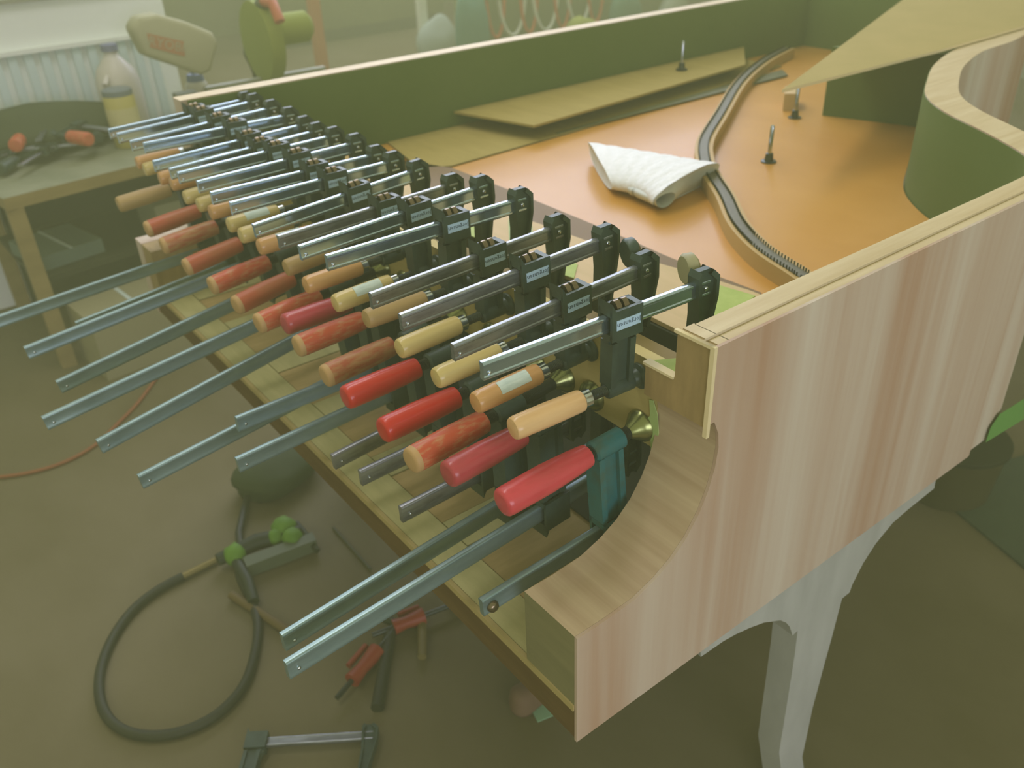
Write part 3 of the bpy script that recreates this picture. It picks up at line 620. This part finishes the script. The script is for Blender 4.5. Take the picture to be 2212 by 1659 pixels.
part('plinth', MB().box(-8.25, -7.7, q.y-.95, q.y+.8, 0, .12), DKG, cbn)
q = at(1000, 40, 'x', -4.6)
lump('folded_tarp', (-4.40, q.y-.06, 0), .05, .13, .44, mat('blue_green_cloth', (76, 116, 92), .9), 'blue-green tarp bundled behind the white post', 'tarp', 5)
q = at(945, 90, 'x', -5.9); lump('white_sack', (-5.9, q.y, 0), .12, .16, .22, mat('pale_sack', (160, 178, 162), .9), 'pale sack at the foot of the white post', 'sack', 8)
rackp = at(1040, 30, 'x', -4.4)
OR = mat('orange_cord', (190, 104, 44), .6); WC = mat('white_cord', (206, 210, 180), .6)
rk = empty('cord_rack', (-4.5, rackp.y, 0), 'upright rack holding the hanging cords far behind the piano', 'rack')
part('panel', MB().box(-4.56, -4.52, rackp.y-.1, rackp.y+2.0, .0, 1.25), mat('olive_rack', (120, 128, 80), .8), rk)
for k in range(7):
    ctr = at(1085+k*34, 84-k*6, 'x', -4.4)
    pts = []
    for a in range(0, 361, 15):
        t = math.radians(a); pts.append((-4.46+.008*k, ctr.y+.075*math.sin(t)*(1+.5*(k % 2)), ctr.z+.30+.30*math.cos(t)))
    solo('cord_coil', MB().tube(pts, .012, 6), OR if k % 2 == 0 else WC, (-4.46, ctr.y, ctr.z+.3), ('first', 'second', 'third', 'fourth', 'fifth', 'sixth', 'seventh')[k]+' hanging cord coil from the left on the far rack, '+('orange' if k % 2 == 0 else 'white'), 'cord', 'cord coils on the far rack', smooth=60)
for k, (px, cc) in enumerate(((1255, (142, 150, 64)), (1350, (84, 116, 86)), (1450, (148, 156, 124)))):
    q = at(px, 20, 'x', -4.2)
    lump('wrapped_bundle', (-4.2, q.y, 0), .10, .145, .32+.03*k, mat('bundle_cloth_%s' % ('lime', 'teal', 'sage')[k], cc, .9), ('yellow-green', 'teal green', 'sage green')[k]+' bundle standing by the far rack', 'bundle', 20+k)
# things past the tail on the right
q = fl(2190, 160)
solo('foam_block', MB().prism([(q.x-.3, q.y-.1), (q.x+.3, q.y-.1), (q.x+.3, q.y+.2), (q.x-.3, q.y+.2)], 0, .18, 'z'), mat('pale_box', (150, 156, 120), .8), (q.x, q.y, 0), 'pale box on the floor beyond the piano tail', 'box')
# ---------------------------------------------------------------- floor clutter
RUB = mat('black_rubber_hose', (36, 40, 22), .6)
hp = [(395, 1245), (340, 1275), (285, 1320), (240, 1385), (215, 1460), (222, 1530), (262, 1575), (330, 1590), (410, 1575), (480, 1535), (530, 1475), (553, 1400), (556, 1340), (540, 1290), (520, 1250), (515, 1215)]
hv = [fl(*p, .012) for p in hp]; hv = [Vector((p.x, p.y, .012)) for p in hv]
h3 = smooth_curve([tuple(p) for p in hv], 4)
hs = empty('air_hose', h3[20], 'black rubber hose lying in an open loop on the floor', 'hose')
part('hose', MB().tube(h3, .011, 10), RUB, hs, smooth=60)
e0 = h3[0]; e1 = fl(470, 1208, .012)
part('coupling', MB().tube([e0, (e0+Vector(e1))/2, e1], .009, 10), mat('worn_brass_fitting', (128, 116, 70), .4, .6), hs, smooth=50)
# power/spray tool with green tape wraps
t0 = fl(470, 1210, .03); t1 = fl(555, 1170, .03); t2 = fl(650, 1150, .03)
tl = empty('air_tool', (t1.x, t1.y, 0), 'dark pneumatic tool with bright green tape wraps on the floor', 'tool')
BK = mat('dark_green_black_plastic', (34, 44, 22), .6); GT = mat('bright_green_tape', (84, 128, 30), .7, col2=(96, 140, 40), scale=(20, 20, 20))
part('tool_body', MB().tube([t0, t1, t2], [.016, .022, .02]), BK, tl, smooth=50)
part('handle', MB().tube([fl(512, 1215, .03), fl(535, 1255, .03), fl(548, 1300, .02)], .014), BK, tl, smooth=50)
part('magazine', MB().prism([(p.x, p.y) for p in (fl(530, 1230), fl(680, 1175), fl(688, 1192), fl(540, 1250))], .004, .04, 'z'), mat('grey_green_metal', (84, 94, 66), .6), tl)
part('lever', MB().tube([fl(640, 1130, .04), fl(670, 1165, .03), fl(685, 1190, .02)], .008), BK, tl, smooth=50)
def blob(px, py, r, z=.035, s=1):
    c = fl(px, py, z); bm = bmesh.new(); bmesh.ops.create_icosphere(bm, subdivisions=2, radius=r)
    rd = random.Random(s)
    for v in bm.verts: v.co = v.co*(1+rd.uniform(-.12, .12))+c-wloc(tl)
    for f in bm.faces: f.smooth = True
    me = bpy.data.meshes.new('tape_wrap'); bm.to_mesh(me); bm.free(); me.materials.append(GT); return link('tape_wrap', me, tl)
blob(508, 1198, .029, s=1); blob(615, 1143, .034, s=2); blob(632, 1162, .026, s=5); blob(596, 1160, .022, s=6)
part('air_line', MB().tube([fl(520, 1190, .03), fl(516, 1150, .02), fl(528, 1095, .02), fl(540, 1060, .02)], .010), RUB, tl, smooth=60)
q = fl(605, 1050); lump('black_tool_case', (q.x, q.y, 0), .085, .12, .05, mat('soft_dark_green_case', (48, 62, 26), .8), 'dark soft bundle on the floor beyond the green-taped tool', 'bag', 11)
# cables
ov = [fl(*p, .006) for p in ((-40, 1035), (60, 1022), (140, 998), (205, 962), (255, 915), (300, 868), (350, 800))]
o3 = smooth_curve([tuple(p) for p in ov], 4)
solo('extension_cord', MB().tube(o3, .006, 8), mat('rust_orange_cord', (134, 78, 40), .6), (o3[8].x, o3[8].y, 0), 'rust-orange cord curving across the floor at the left', 'cord', smooth=60)
# brown stick, floor planks
def stick(name, a, b, r, m, lab, cat, z=.012):
    pa, pb = fl(*a, z), fl(*b, z); return solo(name, MB().tube([pa, pb], r, 8), m, tuple((pa+pb)/2), lab, cat, smooth=50)
stick('wooden_stick', (500, 1285), (630, 1368), .011, mat('brown_stick', (98, 82, 42), .7), 'brown stick lying on the floor under the hose loop', 'stick')
stick('steel_strip', (720, 1140), (800, 1230), .004, mat('dark_strip', (66, 68, 40), .6), 'thin dark strip on the floor beside the keybed', 'strip', .005)
stick('square_bar', (842, 1370), (815, 1530), .014, RUB, 'dark bar lying on the floor below the keybed', 'bar')
stick('wooden_peg', (912, 1350), (912, 1420), .010, mat('dull_peg', (110, 98, 54), .6), 'small brown peg on the floor near the red clamps', 'peg')
RC = mat('red_plastic', (140, 48, 28), .5)
def trigger_clamp(a, b, lab, z=.02):
    pa, pb = fl(*a, z), fl(*b, z); d = (pb-pa).normalized(); n = Vector((-d.y, d.x, 0)); c = (pa+pb)/2
    r = empty('trigger_clamp', (c.x, c.y, 0), lab, 'clamp', 'red clamps on the floor')
    part('grip', MB().tube([pa, pa.lerp(pb, .4), pb], [.018, .014, .020]), RC, r, smooth=50)
    part('trigger', MB().tube([pa.lerp(pb, .3)+n*.03, pb+n*.03], .007), RC, r, smooth=50)
    part('rail', MB().tube([pa-d*.05, pb+d*.09], .006), SCREW, r, smooth=50)
    part('jaw_pad', MB().tube([pb+d*.08-n*.005, pb+d*.085+n*.05], .010), BK, r, smooth=50)
trigger_clamp((760, 1470), (815, 1405), 'red plastic clamp on the floor beside the dark bar')
trigger_clamp((850, 1355), (915, 1330), 'red plastic clamp on the floor close under the keybed')
# F clamp at the bottom edge of the frame
JF = jaw_mesh('fixed_jaw', IRON, .09, s=-1)
pa, pb = fl(555, 1605, .02), fl(795, 1590, .02); d = (pb-pa)
r = empty('bar_clamp', (pb.x, pb.y, .02), 'dark bar clamp lying on the floor at the bottom edge of view', 'clamp')
ang = math.atan2(d.y, d.x)-math.pi/2; L = d.length
r.rotation_euler = (Matrix.Rotation(ang, 3, 'Z') @ Matrix.Rotation(math.radians(-90), 3, 'Y')).to_euler()
child('bar', MB().prism(barprof(.010, .0045), -L-.02, .01, 'y').mesh('bar', BARDK), r)
child('fixed_jaw', JF, r, (0, -.012, 0)); child('sliding_jaw', slide_mesh('sliding_jaw', IRON, .09), r, (0, -L, 0))
child('screw', MB().lathe([(-.12, .006), (.01, .006)], (0, -L, -.09), (0, 1, 0), 12).mesh('screw', SCREW), r)
# under the keybed corner
q = fl(1135, 1500, .03)
lump('plastic_cup', (q.x, q.y, 0), .035, .035, .03, mat('brown_pink_rag', (112, 88, 66), .8), 'small brownish rag on the floor below the keybed corner', 'rag', 14)
q = fl(1170, 1538, .004)
solo('tape_scrap', MB().prism([(q.x-.02, q.y-.012), (q.x+.012, q.y-.02), (q.x+.02, q.y+.014), (q.x-.012, q.y+.02)], .0, .003, 'z'), mat('mint_tape', (136, 176, 138), .6), (q.x, q.y, 0), 'mint green tape scrap on the floor below the keybed corner', 'tape')
# right side floor
mp = [fl(*p) for p in ((2030, 1080), (2120, 1010), (2330, 960), (2420, 1300), (2212, 1230))]
solo('floor_mat', MB().prism([(p.x, p.y) for p in mp], .0005, .008, 'z'), mat('blue_green_mat', (66, 82, 62), .8, col2=(60, 74, 56), scale=(5, 5, 5)), (mp[0].x, mp[0].y, 0), 'dark blue-green mat on the floor right of the piano', 'mat')
q = fl(2118, 992, .012)
tg = empty('orange_clip', (q.x, q.y, .008), 'bright orange clip on the floor near the green tape', 'clip')
pp = [fl(*p, .02) for p in ((2100, 982), (2118, 972), (2152, 992), (2112, 1008), (2108, 996))]
part('clip_body', MB().prism([(p.x, p.y) for p in pp], .009, .022, 'z'), mat('orange_plastic', (196, 76, 48), .5), tg)
part('clip_tip', MB().prism([(p.x+.012, p.y-.006) for p in pp[2:]], .022, .026, 'z'), mat('dark_orange_plastic', (150, 52, 34), .5), tg)
q = fl(1985, 1095)
bk = empty('round_tub', (q.x, q.y+.12, 0), 'dark round tub on the floor behind the piano leg', 'tub')
link('tub_body', MB().lathe([(0, .10), (.01, .105), (.16, .12), (.17, .125), (.165, .112), (.02, .095)], (0, 0, 0), (0, 0, 1), 32).mesh('tub_body', mat('dark_olive_tub', (70, 66, 36), .7), smooth=40), bk)
link('rim_bead', MB().lathe([(.155, .122), (.16, .128), (.17, .128), (.175, .122)], (0, 0, 0), (0, 0, 1), 32).mesh('rim_bead', DKG, smooth=40), bk)
